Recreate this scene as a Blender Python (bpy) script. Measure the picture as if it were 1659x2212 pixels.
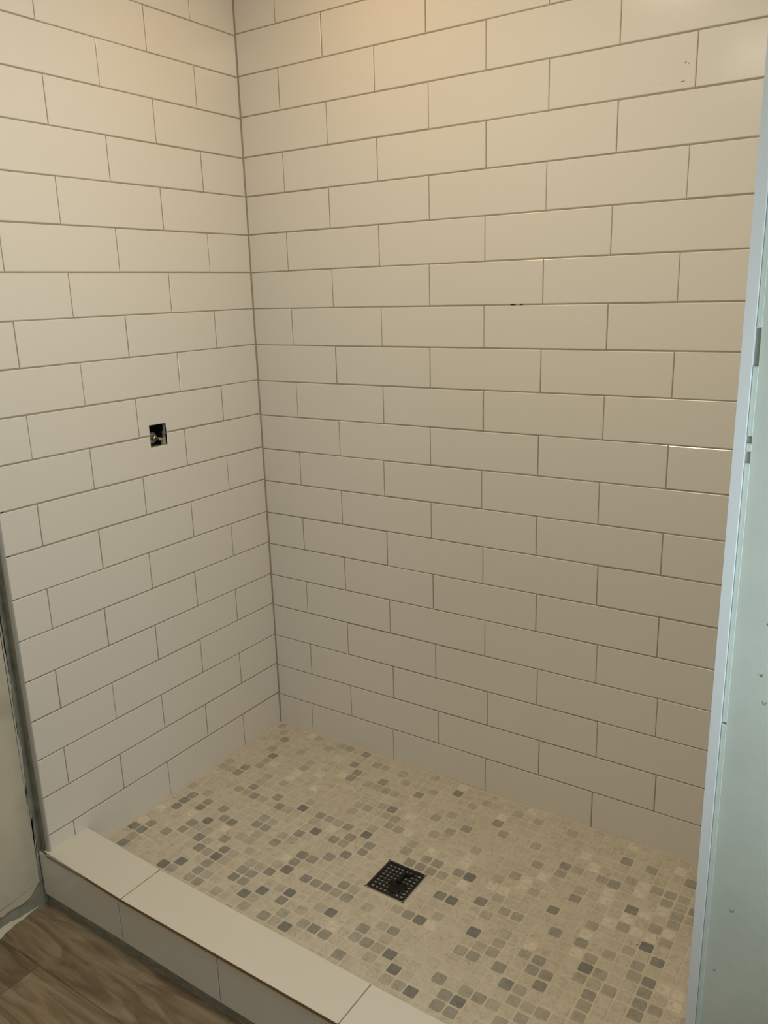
import bpy, bmesh, math, random
from mathutils import Vector, Matrix, noise as mnoise

for o in list(bpy.data.objects):
    bpy.data.objects.remove(o, do_unlink=True)
scene = bpy.context.scene
C = scene.collection
random.seed(7)

# ------------------------------------------------------------------ camera
CAM = Vector((1.704007, -1.853455, 1.384481))
YAW, PITCH, ROLL = 0.596861, -0.262098, -0.028822
ca, sa, cb, sb, cc, sc_ = math.cos(YAW), math.sin(YAW), math.cos(PITCH), math.sin(PITCH), math.cos(ROLL), math.sin(ROLL)
FWD = Vector((-sa * cb, ca * cb, sb)); R0 = Vector((ca, sa, 0)); U0 = R0.cross(FWD)
RGT = cc * R0 + sc_ * U0; UPV = -sc_ * R0 + cc * U0
cam_d = bpy.data.cameras.new('camera'); cam = bpy.data.objects.new('camera', cam_d); C.objects.link(cam)
m = Matrix.Identity(4)
for r in range(3):
    m[r][0], m[r][1], m[r][2], m[r][3] = RGT[r], UPV[r], -FWD[r], CAM[r]
cam.matrix_world = m
cam_d.sensor_width = 36.0; cam_d.sensor_fit = 'AUTO'; cam_d.lens = 1769.92 / 2212 * 36
cam_d.clip_start = 0.02
scene.camera = cam

# ------------------------------------------------------------------ world, lights, exposure
CEIL = 2.34                      # ceiling height above the shower pan
FLOOR = -0.105                   # bathroom floor
world = bpy.data.worlds.new('world'); scene.world = world; world.use_nodes = True
world.node_tree.nodes['Background'].inputs[0].default_value = (0.6, 0.75, 1.0, 1)
world.node_tree.nodes['Background'].inputs[1].default_value = 0.02
def area(name, loc, rot, size, power, col, shape='RECTANGLE', size_y=None):
    d = bpy.data.lights.new(name, 'AREA'); d.shape = shape; d.size = size
    if size_y: d.size_y = size_y
    d.energy = power; d.color = col
    o = bpy.data.objects.new(name, d); C.objects.link(o); o.location = loc; o.rotation_euler = rot
    return o
LAMP = (0.92, -0.90)             # recessed ceiling lamp just outside the shower
RFILL = (0.90, -2.30)            # unseen fill light added behind the camera to lift the lower walls
SHLAMP = (0.52, -0.36)           # small warm recessed lamp over the pan
WIN = (2.00, -1.20, 1.12)        # window in the bathroom's side wall
area('room_lamp_light', (LAMP[0], LAMP[1], CEIL - 0.012), (0, 0, 0), 0.16, 9.3, (1.0, 0.875, 0.65), 'DISK')
area('rear_fill_light', (RFILL[0], RFILL[1], CEIL - 0.012), (0, 0, 0), 0.16, 2.6, (1.0, 0.93, 0.80), 'DISK')
area('shower_lamp_light', (SHLAMP[0], SHLAMP[1], CEIL - 0.012), (0, 0, 0), 0.14, 1.3, (1.0, 0.58, 0.22), 'DISK')
area('window_light', WIN, (0, math.radians(90), 0), 0.62, 3.6, (0.74, 0.93, 1.03), 'RECTANGLE', 0.40)
scene.view_settings.view_transform = 'Standard'
scene.view_settings.look = 'None'
scene.view_settings.gamma = 1.0
scene.view_settings.use_curve_mapping = False
scene.view_settings.exposure = -0.04

# ------------------------------------------------------------------ materials
def mat(name, col, rough=0.5, spec=0.5, metal=0.0):
    mt = bpy.data.materials.new(name); mt.use_nodes = True
    b = mt.node_tree.nodes['Principled BSDF']
    b.inputs['Base Color'].default_value = (*col, 1); b.inputs['Roughness'].default_value = rough
    b.inputs['Specular IOR Level'].default_value = spec; b.inputs['Metallic'].default_value = metal
    return mt
def nt(mt):
    return mt.node_tree.nodes, mt.node_tree.links, mt.node_tree.nodes['Principled BSDF']
def pos(nodes, links, scale=(1, 1, 1), coord='pos'):
    g = nodes.new('ShaderNodeNewGeometry'); mp = nodes.new('ShaderNodeMapping')
    mp.inputs['Scale'].default_value = scale
    links.new(g.outputs['Position'], mp.inputs['Vector'])
    return mp.outputs['Vector']
def noise(nodes, links, vec, scale, detail=4, rough=0.55, dist=0.0):
    n = nodes.new('ShaderNodeTexNoise')
    n.inputs['Scale'].default_value = scale; n.inputs['Detail'].default_value = detail
    n.inputs['Roughness'].default_value = rough; n.inputs['Distortion'].default_value = dist
    links.new(vec, n.inputs['Vector'])
    return n.outputs['Fac']
def ramp(nodes, links, fac, stops):
    r = nodes.new('ShaderNodeValToRGB'); e = r.color_ramp.elements
    while len(e) < len(stops): e.new(0.5)
    for i, (p, col) in enumerate(stops):
        e[i].position = p; e[i].color = (*col, 1)
    links.new(fac, r.inputs['Fac'])
    return r.outputs['Color']
def bump(nodes, links, b, h, strength, dist=0.002):
    n = nodes.new('ShaderNodeBump'); n.inputs['Strength'].default_value = strength; n.inputs['Distance'].default_value = dist
    links.new(h, n.inputs['Height']); links.new(n.outputs['Normal'], b.inputs['Normal'])
def mix(nodes, links, fac, a, bb, mode='MIX'):
    n = nodes.new('ShaderNodeMix'); n.data_type = 'RGBA'; n.blend_type = mode
    if isinstance(fac, (int, float)): n.inputs[0].default_value = fac
    else: links.new(fac, n.inputs[0])
    for s, v in ((6, a), (7, bb)):
        if isinstance(v, tuple): n.inputs[s].default_value = (*v, 1)
        else: links.new(v, n.inputs[s])
    return n.outputs[2]

def noisy(name, stops, scale, rough=0.8, bstr=0.0, bscale=None, vec_scale=(1, 1, 1), spec=0.3, dist=0.0, bdist=0.002):
    mt = mat(name, (1, 1, 1), rough, spec); n, l, b = nt(mt)
    v = pos(n, l, vec_scale)
    l.new(ramp(n, l, noise(n, l, v, scale, 6, 0.6, dist), stops), b.inputs['Base Color'])
    if bstr: bump(n, l, b, noise(n, l, v, bscale or scale * 3, 5), bstr, bdist)
    return mt

GLAZE = mat('white_glaze', (0.83, 0.815, 0.785), 0.17, 0.5)
n_, l_, b_ = nt(GLAZE); v_ = pos(n_, l_); bump(n_, l_, b_, noise(n_, l_, v_, 14, 2), 0.05, 0.004)
CAPGLAZE = mat('white_glaze_matt', (0.80, 0.775, 0.70), 0.42, 0.4)
GROUT = noisy('wall_grout', [(0.3, (0.33, 0.295, 0.235)), (0.7, (0.43, 0.385, 0.315))], 40, 0.9, 0.3, 900)
PANGROUT = noisy('pan_grout', [(0.3, (0.66, 0.59, 0.485)), (0.7, (0.76, 0.69, 0.575))], 9, 0.75, 0.3, 700)
BISQUE = noisy('bisque', [(0.3, (0.27, 0.16, 0.075)), (0.7, (0.36, 0.22, 0.11))], 60, 0.9)
PLASTER = noisy('plaster', [(0.25, (0.54, 0.51, 0.42)), (0.5, (0.67, 0.64, 0.54)), (0.8, (0.75, 0.72, 0.62))], 7, 0.85, 0.35, 55, dist=0.6)
PAINT = noisy('painted_plaster', [(0.25, (0.56, 0.60, 0.53)), (0.7, (0.64, 0.67, 0.60))], 9, 0.6, 0.25, 60, dist=0.4, spec=0.35)
BOARD = noisy('backer_board', [(0.3, (0.27, 0.28, 0.23)), (0.7, (0.44, 0.445, 0.38))], 30, 0.9, 0.4, 200)
CEILM = noisy('ceiling_paint', [(0.3, (0.80, 0.79, 0.76)), (0.7, (0.84, 0.83, 0.80))], 5, 0.85)
ALU = mat('aluminium_edge', (0.52, 0.53, 0.53), 0.28, 0.5, 0.35)
PVC = mat('white_edge', (0.84, 0.86, 0.88), 0.28, 0.5)
DARK = mat('dark_gap', (0.015, 0.014, 0.012), 0.9, 0.1)
BLACK = mat('black_coated_metal', (0.008, 0.008, 0.009), 0.28, 0.5)
BASIN = noisy('drain_basin', [(0.3, (0.34, 0.33, 0.30)), (0.7, (0.52, 0.50, 0.46))], 120, 0.6)
BLOBM = mat('matt_black', (0.006, 0.006, 0.006), 0.6, 0.3)
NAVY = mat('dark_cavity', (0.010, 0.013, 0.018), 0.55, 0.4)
GYPSUM = noisy('gypsum', [(0.3, (0.24, 0.21, 0.18)), (0.7, (0.55, 0.52, 0.47))], 150, 0.9)
ZINC = mat('grey_plastic', (0.42, 0.40, 0.36), 0.5)
BRASS = mat('brass', (0.55, 0.47, 0.34), 0.38, 0.5, 0.6)
FRAME = mat('window_paint', (0.75, 0.75, 0.73), 0.4)

# stone of the mosaic: seven tints, the same veining
TINTS = {'w': (0.59, 0.535, 0.445), 'a': (0.505, 0.455, 0.372), '.': (0.482, 0.430, 0.350), 'b': (0.40, 0.36, 0.296), 'c': (0.352, 0.322, 0.268),
         'd': (0.292, 0.272, 0.232), 'e': (0.240, 0.227, 0.199), 'f': (0.185, 0.178, 0.162)}
MARBLE = {}
for k, col in TINTS.items():
    col = tuple(min(0.85, x * g) for x, g in zip(col, (1.32, 1.34, 1.36)))
    mt = mat('marble_' + {'.': 'cream', 'a': 'pale', 'w': 'white', 'b': 'sand', 'c': 'taupe', 'd': 'grey', 'e': 'slate', 'f': 'dark'}[k], col, 0.38, 0.45)
    n, l, b = nt(mt); v = pos(n, l)
    f1 = noise(n, l, v, 55, 5, 0.65, 1.2)
    c1 = ramp(n, l, f1, [(0.30, tuple(x * 0.78 for x in col)), (0.5, col), (0.75, tuple(min(1, x * 1.16) for x in col))])
    f2 = noise(n, l, v, 24, 6, 0.7, 1.8)
    vein = ramp(n, l, f2, [(0.285, (1, 1, 1)), (0.35, (0, 0, 0))])
    l.new(mix(n, l, vein, c1, tuple(x * 0.40 for x in col)), b.inputs['Base Color'])
    bump(n, l, b, noise(n, l, v, 160, 3), 0.15, 0.001)
    MARBLE[k] = mt

# wood-look porcelain
WOOD = []
for i, (dx, tone) in enumerate(((0, 1.0), (3.7, 0.86), (8.1, 1.1))):
    mt = mat('wood_porcelain', (0.2, 0.15, 0.1), 0.42, 0.4); n, l, b = nt(mt)
    g = n.new('ShaderNodeNewGeometry'); mp = n.new('ShaderNodeMapping'); l.new(g.outputs['Position'], mp.inputs['Vector'])
    mp.inputs['Scale'].default_value = (2.4, 13, 1); mp.inputs['Location'].default_value = (dx, dx * 2.3, 0)
    f = noise(n, l, mp.outputs['Vector'], 1.5, 8, 0.6, 1.4)
    c1 = ramp(n, l, f, [(0.27, (0.115 * tone, 0.080 * tone, 0.046 * tone)), (0.44, (0.215 * tone, 0.160 * tone, 0.102 * tone)), (0.58, (0.315 * tone, 0.247 * tone, 0.170 * tone)), (0.78, (0.40 * tone, 0.33 * tone, 0.245 * tone))])
    mp2 = n.new('ShaderNodeMapping'); l.new(g.outputs['Position'], mp2.inputs['Vector']); mp2.inputs['Scale'].default_value = (5, 110, 1)
    f2 = noise(n, l, mp2.outputs['Vector'], 1.2, 4, 0.6, 0.5)
    c2 = ramp(n, l, f2, [(0.3, (0.80, 0.79, 0.77)), (0.65, (1, 1, 1))])
    l.new(mix(n, l, 1.0, c1, c2, 'MULTIPLY'), b.inputs['Base Color'])
    bump(n, l, b, f2, 0.12, 0.001)
    WOOD.append(mt)
FGROUT = noisy('floor_grout', [(0.3, (0.25, 0.22, 0.17)), (0.7, (0.36, 0.32, 0.25))], 40, 0.9)

# ------------------------------------------------------------------ mesh helpers
def link_obj(name, me, parent=None):
    o = bpy.data.objects.new(name, me); C.objects.link(o)
    if parent: o.parent = parent
    return o
def tag(o, label=None, cat=None, kind=None, group=None):
    if label: o['label'] = label
    if cat: o['category'] = cat
    if kind: o['kind'] = kind
    if group: o['group'] = group
    return o
def mesh_obj(name, verts, faces, mats, parent=None, fmat=None, recalc=True, smooth=False):
    me = bpy.data.meshes.new(name); me.from_pydata([tuple(v) for v in verts], [], faces)
    for x in (mats if isinstance(mats, (list, tuple)) else [mats]): me.materials.append(x)
    if fmat:
        for p, i in zip(me.polygons, fmat): p.material_index = i
    if recalc:
        bm = bmesh.new(); bm.from_mesh(me); bmesh.ops.recalc_face_normals(bm, faces=bm.faces); bm.to_mesh(me); bm.free()
    if smooth:
        for p in me.polygons: p.use_smooth = True
    return link_obj(name, me, parent)
BOXF = [(0, 1, 2, 3), (4, 7, 6, 5), (0, 4, 5, 1), (1, 5, 6, 2), (2, 6, 7, 3), (3, 7, 4, 0)]
def boxes_data(bs):
    V, F = [], []
    for (x0, x1, y0, y1, z0, z1) in bs:
        k = len(V)
        V += [(x0, y0, z0), (x0, y1, z0), (x1, y1, z0), (x1, y0, z0), (x0, y0, z1), (x0, y1, z1), (x1, y1, z1), (x1, y0, z1)]
        F += [tuple(k + i for i in f) for f in BOXF]
    return V, F
def box(name, b, mt, parent=None):
    V, F = boxes_data([b]); return mesh_obj(name, V, F, mt, parent)
def boxes(name, bs, mt, parent=None):
    V, F = boxes_data(bs); return mesh_obj(name, V, F, mt, parent)
def offset_poly(poly, d):
    """shrink a CCW polygon by d"""
    out = []; n = len(poly)
    for i in range(n):
        p0, p1, p2 = Vector(poly[i - 1]), Vector(poly[i]), Vector(poly[(i + 1) % n])
        e1 = (p1 - p0).normalized(); e2 = (p2 - p1).normalized()
        n1 = Vector((-e1.y, e1.x)); n2 = Vector((-e2.y, e2.x))
        k = 1 + n1.dot(n2)
        out.append(tuple(p1 + (n1 + n2) * (d / max(k, 0.3))))
    return out
def prism_data(poly, mapf, ch=0.0012, drop=0.0007, depth=0.006, tilt=(0, 0), lift=0.0):
    """slab with chamfered front; mapf(u, v, d): d>0 comes out of the surface"""
    n = len(poly); cu = sum(p[0] for p in poly) / n; cv = sum(p[1] for p in poly) / n
    t = lambda p: lift + tilt[0] * (p[0] - cu) + tilt[1] * (p[1] - cv)
    ins = offset_poly(poly, ch)
    V = [mapf(p[0], p[1], t(p)) for p in ins] + [mapf(p[0], p[1], t(p) - drop) for p in poly] + [mapf(p[0], p[1], -depth) for p in poly]
    F = [tuple(range(n))]; M = [0]
    for i in range(n):
        j = (i + 1) % n
        F.append((i, n + i, n + j, j)); M.append(0)
        F.append((n + i, 2 * n + i, 2 * n + j, n + j)); M.append(1)
    F.append(tuple(reversed(range(2 * n, 3 * n)))); M.append(1)
    return V, F, M
def prism(name, poly, mapf, mats, parent, **kw):
    V, F, M = prism_data(poly, mapf, **kw)
    ms = mats if isinstance(mats, (list, tuple)) else [mats]
    return mesh_obj(name, V, F, ms, parent, [x if len(ms) > 1 else 0 for x in M])
def tube(name, pts, rad, mt, parent, seg=12):
    V, F = [], []
    for i, p in enumerate(pts):
        p = Vector(p); a = Vector(pts[max(i - 1, 0)]); b = Vector(pts[min(i + 1, len(pts) - 1)])
        d = (b - a).normalized(); x = d.orthogonal().normalized(); y = d.cross(x)
        r = rad[i] if isinstance(rad, (list, tuple)) else rad
        V += [p + r * (math.cos(2 * math.pi * k / seg) * x + math.sin(2 * math.pi * k / seg) * y) for k in range(seg)]
    for i in range(len(pts) - 1):
        for k in range(seg):
            F.append((i * seg + k, i * seg + (k + 1) % seg, (i + 1) * seg + (k + 1) % seg, (i + 1) * seg + k))
    F.append(tuple(range(seg))); F.append(tuple((len(pts) - 1) * seg + k for k in range(seg)))
    return mesh_obj(name, V, F, mt, parent)

# ------------------------------------------------------------------ the tiled walls
P = 0.1036; W = 0.3093; SHW = 1.522; LEND = 0.873
JR = {20: [0.1434], 19: [0.2931, 0.6015, 0.9117], 18: [0.1428, 0.4522, 0.76, 1.0699], 17: [0.2988, 0.606, 0.915, 1.2273], 16: [0.1439, 0.4537, 0.7613, 1.0717], 15: [0.2959, 0.6051, 0.9136, 1.2241], 14: [0.1412, 0.4522, 0.7593, 1.068], 13: [0.2951, 0.6026, 0.9106, 1.2186], 12: [0.1442, 0.4534, 0.7578, 1.0672], 11: [0.2962, 0.6019, 0.9092, 1.2197], 10: [0.1472, 0.4521, 0.7562, 1.0682], 9: [0.2973, 0.5996, 0.9072, 1.2192], 8: [0.1447, 0.4482, 0.753, 1.0646], 7: [0.2954, 0.5988, 0.9071, 1.22], 6: [0.1434, 0.4514, 0.7575, 1.0692], 5: [0.2961, 0.602, 0.9113, 1.2226], 4: [0.1438, 0.454, 0.7636, 1.076], 3: [0.2964, 0.6076, 0.9186, 1.2314], 2: [0.1457, 0.4603, 0.7738, 1.0856], 1: [0.2999, 0.6137, 0.9277, 1.2395], 0: [0.1377, 0.454, 0.7665, 1.0796]}
JL = {20: [0.1637], 19: [0.3175, 0.6219], 18: [0.1637, 0.4699], 17: [0.3136, 0.6214], 16: [0.1635, 0.4688], 15: [0.3153, 0.6208], 14: [0.1626, 0.469, 0.7756], 13: [0.3138, 0.6173], 12: [0.16, 0.4677, 0.7721], 11: [0.3094, 0.6144], 10: [0.1553, 0.4634, 0.7725], 9: [0.3078, 0.6174], 8: [0.1552, 0.4659, 0.7769], 7: [0.3082, 0.6203], 6: [0.1599, 0.4727, 0.7829], 5: [0.3185, 0.6318], 4: [0.1637, 0.4778, 0.7908], 3: [0.3218, 0.6363], 2: [0.1682, 0.482, 0.7984], 1: [0.3251, 0.6391], 0: [0.1738, 0.486, 0.8006]}
LRF = {20: (0.2, 0.5), 19: (-0.6, 3.0), 18: (-0.5, 1.8), 17: (-0.9, 1.6), 16: (-0.8, 0.6), 15: (-0.7, 0.0), 14: (-1.3, -0.2), 13: (0.8, -1.2), 12: (-0.0, -0.5), 11: (-2.2, 2.0), 10: (-2.4, 2.3), 9: (-2.3, 4.0), 8: (0.2, 1.0), 7: (1.5, 0.3), 6: (2.6, -1.1), 5: (2.8, -1.4), 4: (2.1, -2.8), 3: (-0.2, -1.3), 2: (-1.5, 0.3), 1: (-4.5, 2.0)}
LLF = {20: (-3.2, 5.4), 19: (-3.4, 6.1), 18: (-2.5, 5.2), 17: (-2.8, 5.1), 16: (-0.4, 0.0), 15: (-1.0, 0.1), 14: (0.1, -2.7), 13: (1.2, -3.8), 12: (1.4, -3.2), 11: (-0.1, -1.8), 10: (2.0, -3.6), 9: (2.7, -4.0), 8: (4.3, -6.3), 7: (4.0, -6.5), 6: (7.1, -9.3), 5: (4.8, -7.0), 4: (6.8, -10.5), 3: (3.3, -7.0), 2: (3.4, -7.1), 1: (1.8, -7.2)}
NROW = 23
PAN = -0.003
def line_z(fits, k, u):
    if k == 0: return PAN - 0.002
    if k >= NROW: return CEIL - 0.003
    a, b = fits.get(k, (0, 0)); return k * P + (a + b * u) / 1000
def joints(table, k, end):
    j = list(table[k]) if k in table else list(table[20 if k % 2 == 0 else 19][:1])
    while j[-1] + W < end - 0.012: j.append(j[-1] + W)
    return [x for x in j if x < end - 0.012]
HOLE = (0.3722, 0.4287, 1.005, 1.063)      # u0, u1, z0, z1 of the valve cut-out in the side wall
def tile_wall(parent, table, fits, end, mapf, hole=None, joined=False, start=0.0022):
    V, F = [], []
    for k in range(NROW):
        js = [start - 0.0011] + joints(table, k, end) + [end + 0.0011]
        for i in range(len(js) - 1):
            g = 0.0011 + random.uniform(-0.0003, 0.0005); h = 0.0015 + random.uniform(-0.0004, 0.0005)
            u0, u1 = js[i] + g, js[i + 1] - g
            hb = 0 if k == 0 else h
            poly = [(u0, line_z(fits, k, u0) + hb), (u1, line_z(fits, k, u1) + hb), (u1, line_z(fits, k + 1, u1) - h), (u0, line_z(fits, k + 1, u0) - h)]
            if hole and u0 < hole[0] and u1 > hole[1]:
                a, b, z0, z1 = hole
                if poly[0][1] < z1 < poly[2][1] and poly[0][1] > z0:
                    poly = [poly[0], (a, poly[0][1]), (a, z1), (b, z1 + 0.001), (b, poly[1][1]), poly[1], poly[2], poly[3]]
                elif poly[0][1] < z0 < poly[2][1]:
                    poly = [poly[0], poly[1], poly[2], (b, poly[2][1]), (b, z0 - 0.001), (a, z0), (a, poly[3][1]), poly[3]]
            tilt = (random.gauss(0, 0.0012), random.gauss(0, 0.0022))
            kw = dict(tilt=tilt, lift=random.uniform(-0.0002, 0.0003), ch=0.0014, drop=0.0009)
            if joined:
                v, f, _ = prism_data(poly, mapf, **kw); n = len(V); V += v; F += [tuple(n + x for x in q) for q in f]
            else:
                prism('tile', poly, mapf, GLAZE, parent, **kw)
    if joined:
        return mesh_obj('tiling', V, F, GLAZE, parent)
GR = 0.0010                                 # grout lies this far behind the tile faces
wall_back = box('wall_back', (-0.16, SHW + 0.14, GR, 0.12, FLOOR - 0.02, CEIL), GROUT); tag(wall_back, 'white subway-tiled long back wall of the shower', kind='structure')
tile_wall(wall_back, JR, LRF, SHW - 0.002, lambda u, v, d: (u, -d, v))

mesh_obj('corner_grout', [(0.0030, GR, PAN), (0.0030, GR - 0.0002, CEIL), (-GR, -0.0030, PAN), (-GR, -0.0030, CEIL), (-GR, GR, PAN), (-GR, GR, CEIL)], [(0, 1, 3, 2), (0, 4, 5, 1), (2, 3, 5, 4), (0, 2, 4), (1, 5, 3)], GROUT, wall_back)
a, b, z0, z1 = HOLE
XB = -0.040                                 # face of the plastered wall; the tiled wall stands proud of it
lb = [(-0.16, -GR, -a, 0.12, FLOOR - 0.02, CEIL), (-0.16, -GR, -0.860, -b, FLOOR - 0.02, CEIL), (-0.16, -GR, -b, -a, FLOOR - 0.02, z0), (-0.16, -GR, -b, -a, z1, CEIL),
      (-0.16, -0.075, -b, -a, z0, z1)]
wall_left = boxes('wall_left', lb, GROUT); tag(wall_left, 'white subway-tiled short side wall with valve hole', kind='structure')
tile_wall(wall_left, JL, LLF, LEND, lambda u, v, d: (d, -u, v), hole=HOLE)
box('board_end', (XB - 0.02, -0.0125, -0.871, -0.8605, -0.098, CEIL), BOARD, wall_left)
# dark slot between the board end and the metal edge, filled here and there with thinset
box('slot_back', (-0.0125, -0.0095, -0.8625, -0.8605, 0.06, CEIL), DARK, wall_left)
random.seed(21)
V, F = [], []
zz = 0.06
while zz < CEIL - 0.1:
    hgt = random.uniform(0.05, 0.22); N = 10
    base = len(V); ph = random.uniform(0, 9)
    for i in range(N + 1):
        z = zz + hgt * i / N; e = 0.0035 * math.sin(math.pi * i / N) ** 0.5
        wv = 0.0012 * mnoise.noise((ph, z * 60, 0))
        V += [(-0.0095, -0.8715, z), (-0.0095, -0.8735 + wv, z), (-0.0125 - e * 1.8 + wv, -0.8732 - abs(wv), z), (-0.0130 - e * 2.6, -0.8709, z)]
    for i in range(N):
        for k in range(3):
            q = base + i * 4 + k; F.append((q, q + 1, q + 5, q + 4))
    zz += hgt + random.choice((0.004, 0.012, 0.03, 0.05))
mesh_obj('thinset_smear', V, F, BOARD, wall_left)['kind'] = 'stuff'

# metal tile edge of the side wall
prof = [(-0.0095, -0.8625), (-0.0095, -0.8790)] + [(-0.0052 + 0.0060 * math.sin(math.radians(t)), -0.8735 - 0.0060 * math.cos(math.radians(t))) for t in (-20, 0, 15, 30, 45, 60, 75, 90)] + [(0.0008, -0.8728), (-0.0012, -0.8728), (-0.0080, -0.8742), (-0.0080, -0.8625)]
zA, zB = 0.0585, CEIL - 0.002; n = len(prof)
t1 = mesh_obj('trim_1', [(x, y, zA) for x, y in prof] + [(x, y, zB) for x, y in prof], [(i, (i + 1) % n, n + (i + 1) % n, n + i) for i in range(n)], ALU)
tag(t1, 'thin grey metal tile edge up the side wall', kind='structure')

# far side wall of the shower, behind the front wall's end
wall_right = box('wall_right', (SHW + GR, SHW + 0.14, -0.869, 0.12, FLOOR - 0.02, CEIL), GROUT)
tag(wall_right, 'tiled short shower wall behind the plastered wall end', kind='structure')
tw = tile_wall(wall_right, JL, {}, LEND, lambda u, v, d: (SHW - d, -u, v), joined=True); tw['kind'] = 'stuff'

# ------------------------------------------------------------------ pan with marble mosaic and drain
DX0, DX1, DY0, DY1 = 0.6895, 0.8005, -0.4915, -0.3795
DCX, DCY = (DX0 + DX1) / 2, (DY0 + DY1) / 2
def pan_z(x, y):
    tx = max(abs(x - DCX) - 0.056, 0) / (0.70); ty = max(abs(y - DCY) - 0.056, 0) / 0.34
    return PAN - 0.011 * (1 - min(1, max(tx, ty)))
PB = -0.784                                 # pan reaches under the cap of the curb
PITCH_M = 0.031
xs = sorted({0.0, SHW} | {round(0.0095 + PITCH_M * i, 4) for i in range(49)} | {DX0, DX1})
ys = sorted({0.0, PB} | {round(-0.0055 - PITCH_M * i, 4) for i in range(26) if -0.0055 - PITCH_M * i > PB} | {DY0, DY1})
V = [(x, y, pan_z(x, y) - 0.0009) for y in ys for x in xs]; F = []
for j in range(len(ys) - 1):
    for i in range(len(xs) - 1):
        mx, my = (xs[i] + xs[i + 1]) / 2, (ys[j] + ys[j + 1]) / 2
        if DX0 < mx < DX1 and DY0 < my < DY1: continue
        q = j * len(xs) + i; F.append((q, q + 1, q + len(xs) + 1, q + len(xs)))
pan = mesh_obj('shower_floor', V, F, PANGROUT, recalc=False); tag(pan, 'shower pan of small tumbled marble mosaic tiles', kind='structure')
box('mortar_bed', (0.0, SHW, PB, 0.0, FLOOR - 0.002, -0.045), BOARD, pan)
MAP = """.........c.d.......b.............................
.............c..b.....e..........................
..d........d.....b......b.............d.c..d.....
............d..d...d.......d.....................
..c....b...wd...c...........c.......w....ccb.....
...e...c..............c..d........d..cd.w.cbd....
.................be.w...c.......c.c...w...wc.....
...c...w..w....bc..c.............w....w.e..c.....
..d............b...cc..........cw...d...w.cw.....
..d...........................b.w......wcww......
.....d..d..f.dcbd.f...c.cd.df.ww...e..c...f......
....c.d..db......d.d...dddc.w..b......w....e.....
..............f.dc.d..........e.cc..d.d...c......
.........cb..d....e........ef..b.......c..ce.w...
.d.d.d...dd.bb...d...............b.w...fc..d.w...
.e.e..de....d..ed..............f.c.cd..cbc.dc....
.e...f...bb....d....db...bdf....bc..dd..d..d.....
w...dbb.d.....bf.eddcd.b.......cd.d..e..c........
....d.e..e....e..........bd........ec...c........
wd.d...ecfb.dd...f...f..d...........cbc..........
ee.......d..ed.f.e.b....cdcf...d.cdb.c...........
.c.....f.d....fb..c.ced.....f...df..c............
.e....fc.cd....c.d.f....d....cf.dd...............
.................................................
.................................................""".split('\n')
random.seed(5)
def px(p):
    d = Vector(p) - CAM; w = d.dot(FWD)
    return 829.5 + 1769.92 * d.dot(RGT) / w, 1106 - 1769.92 * d.dot(UPV) / w, w
stones = []
for j in range(25):
    for i in range(49):
        cx, cy = 0.025 + PITCH_M * i, -0.021 - PITCH_M * j
        hs = 0.0136 + random.uniform(-0.0007, 0.0005)
        ox, oy = random.gauss(0, 0.0005), random.gauss(0, 0.0005)
        x0, x1, y0, y1 = cx - hs + ox, cx + hs + ox, cy - hs + oy, cy + hs + oy
        x0, x1, y0, y1 = max(x0, 0.004), min(x1, SHW - 0.004), max(y0, PB + 0.002), min(y1, -0.004)
        ga = 0.0045
        ix0, ix1, iy0, iy1 = max(x0, DX0 - ga), min(x1, DX1 + ga), max(y0, DY0 - ga), min(y1, DY1 + ga)
        if ix1 > ix0 and iy1 > iy0:                       # cut the stones that meet the drain
            opts = []
            if x0 < DX0 - ga: opts.append((DX0 - ga - x0, 'x1'))
            if x1 > DX1 + ga: opts.append((x1 - DX1 - ga, 'x0'))
            if y0 < DY0 - ga: opts.append((DY0 - ga - y0, 'y1'))
            if y1 > DY1 + ga: opts.append((y1 - DY1 - ga, 'y0'))
            if not opts: continue
            _, w_ = max(opts)
            if w_ == 'x1': x1 = DX0 - ga
            elif w_ == 'x0': x0 = DX1 + ga
            elif w_ == 'y1': y1 = DY0 - ga
            else: y0 = DY1 + ga
        if x1 - x0 < 0.006 or y1 - y0 < 0.006: continue
        ch = MAP[j][i]
        if ch == '.':
            ch = random.choices('wa.b', (3, 40, 49, 8))[0]
        rc = min(0.0042 + random.uniform(-0.001, 0.0015), (x1 - x0) * 0.35, (y1 - y0) * 0.35)
        jt = lambda: random.uniform(-0.0006, 0.0006)
        ring = []
        for (qx, qy, sx, sy, first) in ((x0, y0, 1, 1, 1), (x1, y0, -1, 1, 0), (x1, y1, -1, -1, 1), (x0, y1, 1, -1, 0)):
            A_, B_, M_ = (qx + sx * rc + jt(), qy), (qx, qy + sy * rc + jt()), (qx + sx * rc * 0.3, qy + sy * rc * 0.3)
            ring += [B_, M_, A_] if first else [A_, M_, B_]
        stones.append((ring, ch, (cx, cy), random.uniform(-0.0002, 0.0004)))
def stone_data(ring, up):
    ins = offset_poly(ring, 0.0017); n = len(ring)
    V = [(p[0], p[1], pan_z(*p) + up) for p in ins] + [(p[0], p[1], pan_z(*p) + up - 0.0007) for p in ring] + [(p[0], p[1], pan_z(*p) - 0.004) for p in ring]
    F = [tuple(range(n))]
    for k in range(n):
        q = (k + 1) % n; F.append((k, n + k, n + q, q)); F.append((n + k, 2 * n + k, 2 * n + q, n + q))
    return V, F
def shown(s):
    x, y, w = px((s[2][0], s[2][1], PAN))
    hid = s[2][1] < -0.735 or x < 12 or y > 2195 or x > 1483 + (2212 - y) * 0.075
    return w + (100 if hid else 0)
stones.sort(key=shown)
TL = list(TINTS)
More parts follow.
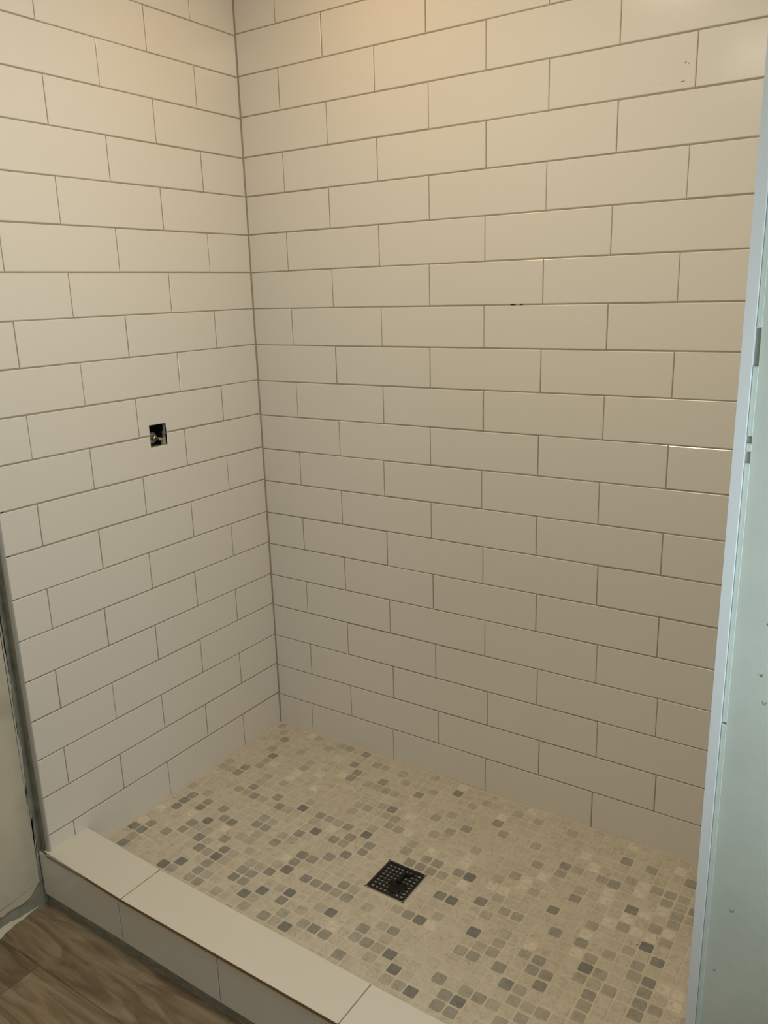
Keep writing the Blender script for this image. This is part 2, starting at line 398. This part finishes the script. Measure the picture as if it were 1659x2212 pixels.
for ring, ch, c0, up in stones[:300]:
    V, F = stone_data(ring, up); mesh_obj('mosaic_tile', V, F, MARBLE[ch], pan, recalc=False)
V, F, M = [], [], []
for ring, ch, c0, up in stones[300:]:
    v, f = stone_data(ring, up); n = len(V); V += v; F += [tuple(n + x for x in q) for q in f]; M += [TL.index(ch)] * len(f)
mo = mesh_obj('mosaic_field', V, F, [MARBLE[k] for k in TL], pan, M, recalc=False); mo['kind'] = 'stuff'

# drain: square black grate in a thin frame
dz = pan_z(DCX, DCY)
drain = bpy.data.objects.new('floor_drain', None); C.objects.link(drain); drain.location = (DCX, DCY, dz)
tag(drain, 'square black metal grate drain set in the mosaic pan', 'drain')
hw = 0.0545
def loc_boxes(name, bs, mt, parent):
    return boxes(name, bs, mt, parent)
def rsq(h, r, n=5):
    out = []
    for (sx, sy, a0) in ((1, 1, 0), (-1, 1, 90), (-1, -1, 180), (1, -1, 270)):
        for k in range(n + 1):
            a = math.radians(a0 + 90 * k / n); out.append((sx * (h - r) + r * math.cos(a), sy * (h - r) + r * math.sin(a)))
    return out
def ring_mesh(name, ho, hi, ro, ri, zt, zb, mt, parent):
    A, B = rsq(ho, ro), rsq(hi, ri); n = len(A); V = []; F = []
    for z in (zt, zb):
        V += [(x, y, z) for x, y in A] + [(x, y, z) for x, y in B]
    for k in range(n):
        q = (k + 1) % n
        F += [(k, q, n + q, n + k), (2 * n + k, 3 * n + k, 3 * n + q, 2 * n + q), (k, 2 * n + k, 2 * n + q, q), (n + k, n + q, 3 * n + q, 3 * n + k)]
    return mesh_obj(name, V, F, mt, parent)
STEEL = mat('drain_rim', (0.42, 0.38, 0.33), 0.4, 0.5, 0.3)
fr = ring_mesh('frame', 0.0560, 0.0535, 0.004, 0.006, 0.0004, -0.03, STEEL, drain)
for sx, sy in ((1, 1), (-1, -1), (1, -1), (-1, 1)):
    tube('corner_pin', [(sx * 0.0545, sy * 0.0545, -0.006), (sx * 0.0545, sy * 0.0545, 0.0010)], 0.0017, BLACK, drain, 8)
gr_ = ring_mesh('grate_rim', 0.0532, 0.0462, 0.007, 0.004, 0.0016, -0.004, BLACK, drain)
NB = 8
for k in range(1, NB):
    t = -0.0462 + 0.0924 * k / NB
    box('grate_bar', (t - 0.0019, t + 0.0019, -0.0465, 0.0465, -0.0010, 0.0012), BLACK, drain)
for k in range(1, NB):
    t = -0.0462 + 0.0924 * k / NB
    box('grate_bar', (-0.0465, 0.0465, t - 0.0019, t + 0.0019, -0.0009, 0.0011), BLACK, drain)
# sump under the grate: grey plate
box('sump', (-0.0535, 0.0535, -0.0535, 0.0535, -0.034, -0.0032), BASIN, drain)
# raised matt black blob over the bars, with two tapering arms
random.seed(3)
blob = []
for k in range(36):
    a = 2 * math.pi * k / 36
    r = 0.0195 + 0.004 * math.sin(3 * a + 0.6) + 0.0025 * math.sin(7 * a) + random.uniform(-0.001, 0.001)
    blob.append((0.012 + r * 1.05 * math.cos(a), -0.018 + r * 1.15 * math.sin(a)))
n = len(blob)
V = [(x, y, 0.0012) for x, y in blob] + [(0.012 + (x - 0.012) * 0.6, -0.018 + (y + 0.018) * 0.6, 0.0026 + random.uniform(0, 0.0008)) for x, y in blob] + [(0.012, -0.018, 0.0028)] + [(x, y, -0.004) for x, y in blob]
F = []
for k in range(n):
    q = (k + 1) % n; F += [(k, q, n + q, n + k), (n + k, n + q, 2 * n), (k, 2 * n + 1 + k, 2 * n + 1 + q, q)]
blob_obj = mesh_obj('black_blob', V, F, BLOBM, drain, smooth=True)
tube('blob_arm', [(0.010, -0.006, 0.001), (0.007, 0.010, 0.002), (0.008, 0.024, 0.0018), (0.001, 0.040, 0.0012)], [0.007, 0.0065, 0.0055, 0.004], BLOBM, blob_obj, 8)
tube('blob_arm', [(0.006, 0.018, 0.001), (0.018, 0.030, 0.002), (0.030, 0.041, 0.0012)], [0.0045, 0.0042, 0.0035], BLOBM, blob_obj, 8)

# ------------------------------------------------------------------ curb
curb = bpy.data.objects.new('shower_curb', None); C.objects.link(curb); curb.location = (0.75, -0.83, FLOOR)
tag(curb, 'low white-tiled curb across the open front of the shower', 'curb')
def lc(o):
    o.matrix_parent_inverse = Matrix.Translation(-Vector(curb.location)); return o
CT = 0.057
lc(box('core', (XB, SHW, -0.8745, -0.790, FLOOR - 0.0021, CT - 0.0095), BOARD, curb))
cx_ = [-0.013, 0.289, 0.9125, SHW - 0.001]; fy = [-0.8835, -0.8925, -0.8915, -0.892]; by = [-0.7645, -0.775, -0.7822, -0.783]
for i in range(3):
    g = 0.0013
    poly = [(cx_[i] + (g if i else 0), fy[i]), (cx_[i + 1] - g, fy[i + 1]), (cx_[i + 1] - g, by[i + 1]), (cx_[i] + (g if i else 0), by[i])]
    lc(prism('cap_tile', poly, lambda u, v, d: (u, v, CT + d), [CAPGLAZE, BISQUE], curb, ch=0.0010, drop=0.0006, depth=0.009))
lc(box('cap_grout', (0.0, SHW - 0.002, -0.8885, -0.787, CT - 0.0095, CT - 0.0012), GROUT, curb))
fx = [XB + 0.001, 0.264, 0.5830, 0.893, 1.203, SHW - 0.002]
for i in range(5):
    poly = [(fx[i] + 0.0012, -0.0785 - 0.004 * (i > 1)), (fx[i + 1] - 0.0012, -0.0785 - 0.004 * (i > 0)), (fx[i + 1] - 0.0012, CT - 0.0115), (fx[i] + 0.0012, CT - 0.0115)]
    lc(prism('face_tile', poly, lambda u, v, d: (u, -0.8835 - d, v), GLAZE, curb, ch=0.0012, depth=0.006))
lc(box('face_grout', (XB + 0.002, SHW - 0.003, -0.8815, -0.8745, -0.077, CT - 0.0105), GROUT, curb))
V, F = [], []                                # inner face of the curb, tiled down to the pan
for i in range(5):
    v, f, _ = prism_data([(fx[i] + 0.0012 if i else 0.004, PAN), (fx[i + 1] - 0.0012, PAN), (fx[i + 1] - 0.0012, CT - 0.0115), (fx[i] + 0.0012 if i else 0.004, CT - 0.0115)], lambda u, v, d: (u, -0.787 + d, v), depth=0.003)
    n = len(V); V += v; F += [tuple(n + x for x in q) for q in f]
lc(mesh_obj('inner_facing', V, F, GLAZE, curb))

# ------------------------------------------------------------------ bathroom shell
BX, BY = 2.02, -3.30
floor = box('floor', (XB - 0.1, BX, BY, 0.0, FLOOR - 0.06, FLOOR - 0.0022), FGROUT); tag(floor, 'bathroom floor of brown wood-look porcelain planks', kind='structure')
random.seed(11)
rows_y = [-0.882, -1.0205]
while rows_y[-1] > BY: rows_y.append(rows_y[-1] - 0.200)
offs = [-0.30, 0.131, -0.17, 0.42, 0.02, -0.38, 0.27, -0.05, 0.5, 0.12, -0.2, 0.3, 0.05]
for r in range(len(rows_y) - 1):
    y1, y0 = rows_y[r], max(rows_y[r + 1], BY); x = offs[r] - 0.915 * 2
    while x < BX:
        xa, xb = max(x, XB + 0.004), min(x + 0.915, BX)
        if xb - xa > 0.03:
            # the first row ends raggedly short of the wall, the rest is square
            prism('plank', [(xa + 0.0009, y0 + 0.0009), (xb - 0.0009, y0 + 0.0009), (xb - 0.0009, y1 - 0.0009), (xa + 0.0009, y1 - 0.0009)], lambda u, v, d: (u, v, FLOOR + d), (WOOD[2] if r == 0 else random.choice(WOOD)), floor, ch=0.0009, drop=0.0005, depth=0.0055)
        x += 0.915
wl = boxes('wall_side', [(-0.16, XB - 0.003, BY, -0.8605, FLOOR - 0.06, CEIL)], BOARD); tag(wl, 'stained unfinished plaster wall beside the curb', kind='structure')
# coat of plaster with a ragged border; bare board shows along the tiled wall and the floor
def edge_y(z):
    w = 0.005 * mnoise.noise((z * 14, 3.1, 0)) + 0.0035 * mnoise.noise((z * 70, 9.1, 0))
    bulge = 0.010 * math.exp(-((z - 0.21) / 0.05) ** 2) + 0.013 * math.exp(-((z + 0.02) / 0.035) ** 2)
    return -0.886 + w - bulge * 0.5
def edge_z(y):
    return -0.066 + 0.004 * mnoise.noise((y * 25, 1.7, 0)) + 0.004 * mnoise.noise((y * 90, 5.7, 0)) + 0.05 * max(0, 1 - (-y - 0.885) / 0.05) ** 2
bd = []
zt = CEIL - 0.002; z = edge_z(-0.90) + 0.004
while z < zt: bd.append((edge_y(z), z)); z += 0.006 if z < 1.0 else 0.03
bd.append((-0.886, zt)); bd.append((BY, zt)); bd.append((BY, edge_z(BY)))
y = BY + 0.2
while y < -0.895: bd.append((y, edge_z(y))); y += 0.006 if y > -1.3 else 0.05
V = [(XB, p[0], p[1]) for p in bd] + [(XB - 0.003, p[0], p[1]) for p in bd]; n = len(bd)
F = [tuple(range(n)), tuple(reversed(range(n, 2 * n)))] + [(i, n + i, n + (i + 1) % n, (i + 1) % n) for i in range(n)]
bm = bmesh.new(); vs = [bm.verts.new(v) for v in V]
for f in F: bm.faces.new([vs[i] for i in f])
bmesh.ops.triangulate(bm, faces=[f for f in bm.faces if len(f.verts) > 4]); bmesh.ops.recalc_face_normals(bm, faces=bm.faces)
me = bpy.data.meshes.new('plaster_coat'); bm.to_mesh(me); bm.free(); me.materials.append(PLASTER)
link_obj('plaster_coat', me, wl)
# crumbly ridge of old thinset where the floor meets this wall
V, F = [], []; N = 90; S = 7
for i in range(N + 1):
    y = -0.905 - 0.75 * i / N
    wd = 0.012 + 0.010 * mnoise.noise((y * 18, 0.3, 0)) + 0.006 * mnoise.noise((y * 70, 2.3, 0)); hh = 0.010 + 0.006 * mnoise.noise((y * 30, 7.3, 0)) + 0.004 * mnoise.noise((y * 90, 1.3, 0))
    rp = min(1.0, 0.15 + i / 14.0); wd *= rp; hh *= rp
    for k in range(S):
        t = k / (S - 1); V.append((XB - 0.003 + wd * t, y, FLOOR - 0.001 + max(0, hh * (1 - t) ** 0.7 + 0.003 * mnoise.noise((t * 5, y * 80, 4)) * (1 - t))))
for i in range(N):
    for k in range(S - 1):
        q = i * S + k; F.append((q, q + 1, q + S + 1, q + S))
mesh_obj('thinset_ridge', V, F, PLASTER, wl)['kind'] = 'stuff'
# plastered end of the wall in front of the shower
wf = box('wall_front', (SHW + 0.017, BX, -0.8765, -0.752, FLOOR - 0.06, CEIL), PAINT); tag(wf, 'pale green plastered wall end with a white edge strip', kind='structure')
box('joint_filler', (SHW + 0.011, SHW + 0.0172, -0.8735, -0.86, FLOOR, CEIL), BOARD, wf)
for zz, z_e in ((FLOOR, 0.86), (0.862, 1.187), (1.20, 1.2095), (1.2175, 1.295), (1.336, CEIL - 0.01)):   # run of caulk beside the strip, broken in places
    prism('caulk', [(SHW + 0.0112, zz), (SHW + 0.0179, zz), (SHW + 0.0182, z_e), (SHW + 0.0112, z_e)], lambda u, v, d: (u, -0.8772 - d, v), PAINT, wf, ch=0.0012, drop=0.0015, depth=0.0036)
t2 = boxes('trim_2', [(SHW - 0.0005, SHW + 0.0112, -0.8838, -0.8800, CT + 0.001, CEIL - 0.002), (SHW - 0.0005, SHW + 0.0008, -0.8800, -0.870, CT + 0.001, CEIL - 0.002), (SHW + 0.0095, SHW + 0.0112, -0.8800, -0.8690, CT + 0.001, CEIL - 0.002)], PVC)
tag(t2, 'white edge strip on the end of the front wall', kind='structure')
# scuffs and nicks on the plastered end
random.seed(44)
for (x, z, s) in ((1.573, 0.935, 3), (1.579, 0.90, 3.4), (1.575, 1.0, 2), (1.566, 0.60, 4), (1.552, 0.50, 2.5), (1.549, 0.33, 2.4), (1.5535, 0.335, 2.2), (1.58, 0.42, 3), (1.60, 0.30, 5)):
    pts = [(x + s * 0.001 * (k / 5 - .5) * 1.4, -0.8768, z + s * 0.0006 * math.sin(k * 1.3 + x * 900)) for k in range(6)]
    tube('nick', pts, [0.0002, 0.0006, 0.0008, 0.0007, 0.0005, 0.0002], BOARD, wf, 6)
for (x, z, ln, r_, an) in ((1.206, 1.812, 0.005, 0.0006, 0.5), (1.212, 1.809, 0.004, 0.0005, -1.0), (1.203, 1.778, 0.008, 0.0005, 0.15), (1.160, 1.779, 0.004, 0.0004, -0.3), (0.835, 1.3475, 0.014, 0.0011, 0.0), (0.857, 1.3475, 0.006, 0.0010, 0.0)):
    pts = [(x + ln * (k / 4 - .5) * math.cos(an), -0.0004, z + ln * (k / 4 - .5) * math.sin(an) + 0.0004 * math.sin(k * 2.1)) for k in range(5)]
    tube('scuff', pts, [r_ * 0.3, r_, r_ * 0.8, r_, r_ * 0.3], DARK, wall_back, 6)
ceil = box('ceiling', (-0.16, BX + 0.12, BY - 0.12, 0.12, CEIL, CEIL + 0.1), CEILM); tag(ceil, 'plain white ceiling over the shower and bathroom', kind='structure')
wr = box('wall_rear', (-0.16, BX + 0.12, BY - 0.12, BY, FLOOR - 0.06, CEIL), CEILM); tag(wr, 'plain painted rear bathroom wall', kind='structure')
wy0, wy1, wz0, wz1 = WIN[1] - 0.22, WIN[1] + 0.22, WIN[2] - 0.33, WIN[2] + 0.33
we = boxes('wall_window', [(BX, BX + 0.12, BY, wy0, FLOOR - 0.06, CEIL), (BX, BX + 0.12, wy1, -0.752, FLOOR - 0.06, CEIL), (BX, BX + 0.12, wy0, wy1, FLOOR - 0.06, wz0), (BX, BX + 0.12, wy0, wy1, wz1, CEIL)], CEILM)
tag(we, 'painted bathroom wall holding the window', kind='structure')
w1 = boxes('window_1', [(BX - 0.012, BX + 0.02, wy0 - 0.05, wy0, wz0 - 0.05, wz1 + 0.05), (BX - 0.012, BX + 0.02, wy1, wy1 + 0.05, wz0 - 0.05, wz1 + 0.05), (BX - 0.012, BX + 0.02, wy0, wy1, wz0 - 0.05, wz0), (BX - 0.012, BX + 0.02, wy0, wy1, wz1, wz1 + 0.05)], FRAME)
tag(w1, 'white framed bathroom window letting in daylight', kind='structure')
PANE = mat('frosted_daylight_pane', (0.8, 0.9, 1.0), 0.4)
nn, ll, bb = nt(PANE); bb.inputs['Emission Color'].default_value = (0.66, 0.90, 1.0, 1); bb.inputs['Emission Strength'].default_value = 1.0
box('pane', (BX + 0.04, BX + 0.046, wy0, wy1, wz0, wz1), PANE, w1)
def recessed(loc, label, col, k_=1.0):
    lampf = bpy.data.objects.new('recessed_light', None); C.objects.link(lampf); lampf.location = (loc[0], loc[1], CEIL)
    tag(lampf, label, 'light', group='recessed ceiling lights')
    V, F = [], []; S = 32
    for r, zq in ((0.11, -0.001), (0.108, -0.006), (0.086, -0.009), (0.083, -0.001)):
        V += [(k_ * r * math.cos(2 * math.pi * k / S), k_ * r * math.sin(2 * math.pi * k / S), zq) for k in range(S)]
    for q in range(3):
        for k in range(S):
            F.append((q * S + k, q * S + (k + 1) % S, (q + 1) * S + (k + 1) % S, (q + 1) * S + k))
    mesh_obj('trim_ring', V, F, FRAME, lampf)
    LENS = mat('lamp_lens', (0.9, 0.85, 0.7), 0.4); nn, ll, bb = nt(LENS); bb.inputs['Emission Color'].default_value = (*col, 1); bb.inputs['Emission Strength'].default_value = 1.0
    mesh_obj('lens', [(k_ * 0.083 * math.cos(2 * math.pi * k / S), k_ * 0.083 * math.sin(2 * math.pi * k / S), -0.002) for k in range(S)], [tuple(range(S))], LENS, lampf)
recessed(LAMP, 'round white recessed ceiling light in front of the shower', (1.0, 0.91, 0.70))
recessed(RFILL, 'added unseen round fill light towards the rear bathroom wall', (1.0, 0.90, 0.72))
recessed(SHLAMP, 'small warm recessed ceiling light over the mosaic pan', (1.0, 0.6, 0.25), 0.87)

# ------------------------------------------------------------------ rough-in valve in the wall cut-out
vy, vz = -(a + b) / 2, (z0 + HOLE[3]) / 2; vz = (HOLE[2] + HOLE[3]) / 2
valve = bpy.data.objects.new('shower_valve', None); C.objects.link(valve); valve.location = (-0.05, vy, vz)
tag(valve, 'bare brass valve stem inside the square hole cut in the side wall', 'valve')
def lv(o):
    o.matrix_parent_inverse = Matrix.Translation(-Vector(valve.location)); return o
aa, bb_, q0, q1 = HOLE
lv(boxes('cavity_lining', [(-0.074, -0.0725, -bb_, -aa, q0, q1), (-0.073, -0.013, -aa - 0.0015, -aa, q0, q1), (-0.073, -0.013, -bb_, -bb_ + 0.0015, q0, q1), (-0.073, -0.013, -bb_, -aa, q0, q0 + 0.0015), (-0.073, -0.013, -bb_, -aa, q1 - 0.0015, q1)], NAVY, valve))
# ragged rim of broken board
random.seed(9)
V, F = [], []; pts = []
for side in range(4):
    for k in range(9):
        t = k / 9
        y_, z_ = [(-bb_ + (bb_ - aa) * t, q0), (-aa, q0 + (q1 - q0) * t), (-aa - (bb_ - aa) * t, q1), (-bb_, q1 - (q1 - q0) * t)][side]
        dp = random.uniform(0.001, 0.004) * (1.2 if side == 2 else 0.6)
        if side == 0 and k > 6 or side == 1 and k < 3: dp += 0.008
        cyy, czz = vy - y_, vz - z_; L = math.hypot(cyy, czz)
        pts.append(((y_, z_), (y_ + cyy / L * dp, z_ + czz / L * dp)))
n = len(pts)
V = [(-0.006, p[0][0], p[0][1]) for p in pts] + [(-0.007, p[1][0], p[1][1]) for p in pts] + [(-0.016, p[1][0], p[1][1]) for p in pts] + [(-0.016, p[0][0], p[0][1]) for p in pts]
for k in range(n):
    q = (k + 1) % n
    F += [(k, q, n + q, n + k), (n + k, n + q, 2 * n + q, 2 * n + k), (2 * n + k, 2 * n + q, 3 * n + q, 3 * n + k), (3 * n + k, 3 * n + q, q, k)]
lv(mesh_obj('broken_board_rim', V, F, GYPSUM, valve))
sy, sz = -0.3915, 1.0225
lv(tube('valve_body', [(-0.070, sy, sz), (-0.036, sy, sz), (-0.035, sy, sz)], [0.0150, 0.0150, 0.0135], ZINC, valve, 20))
lv(tube('bonnet', [(-0.036, sy, sz), (-0.024, sy, sz), (-0.023, sy, sz)], [0.0075, 0.0068, 0.0055], BRASS, valve, 6))
st = lv(tube('stem', [(-0.03, sy, sz), (-0.006, sy, sz), (-0.005, sy, sz)], [0.0042, 0.0042, 0.0036], BRASS, valve, 14))
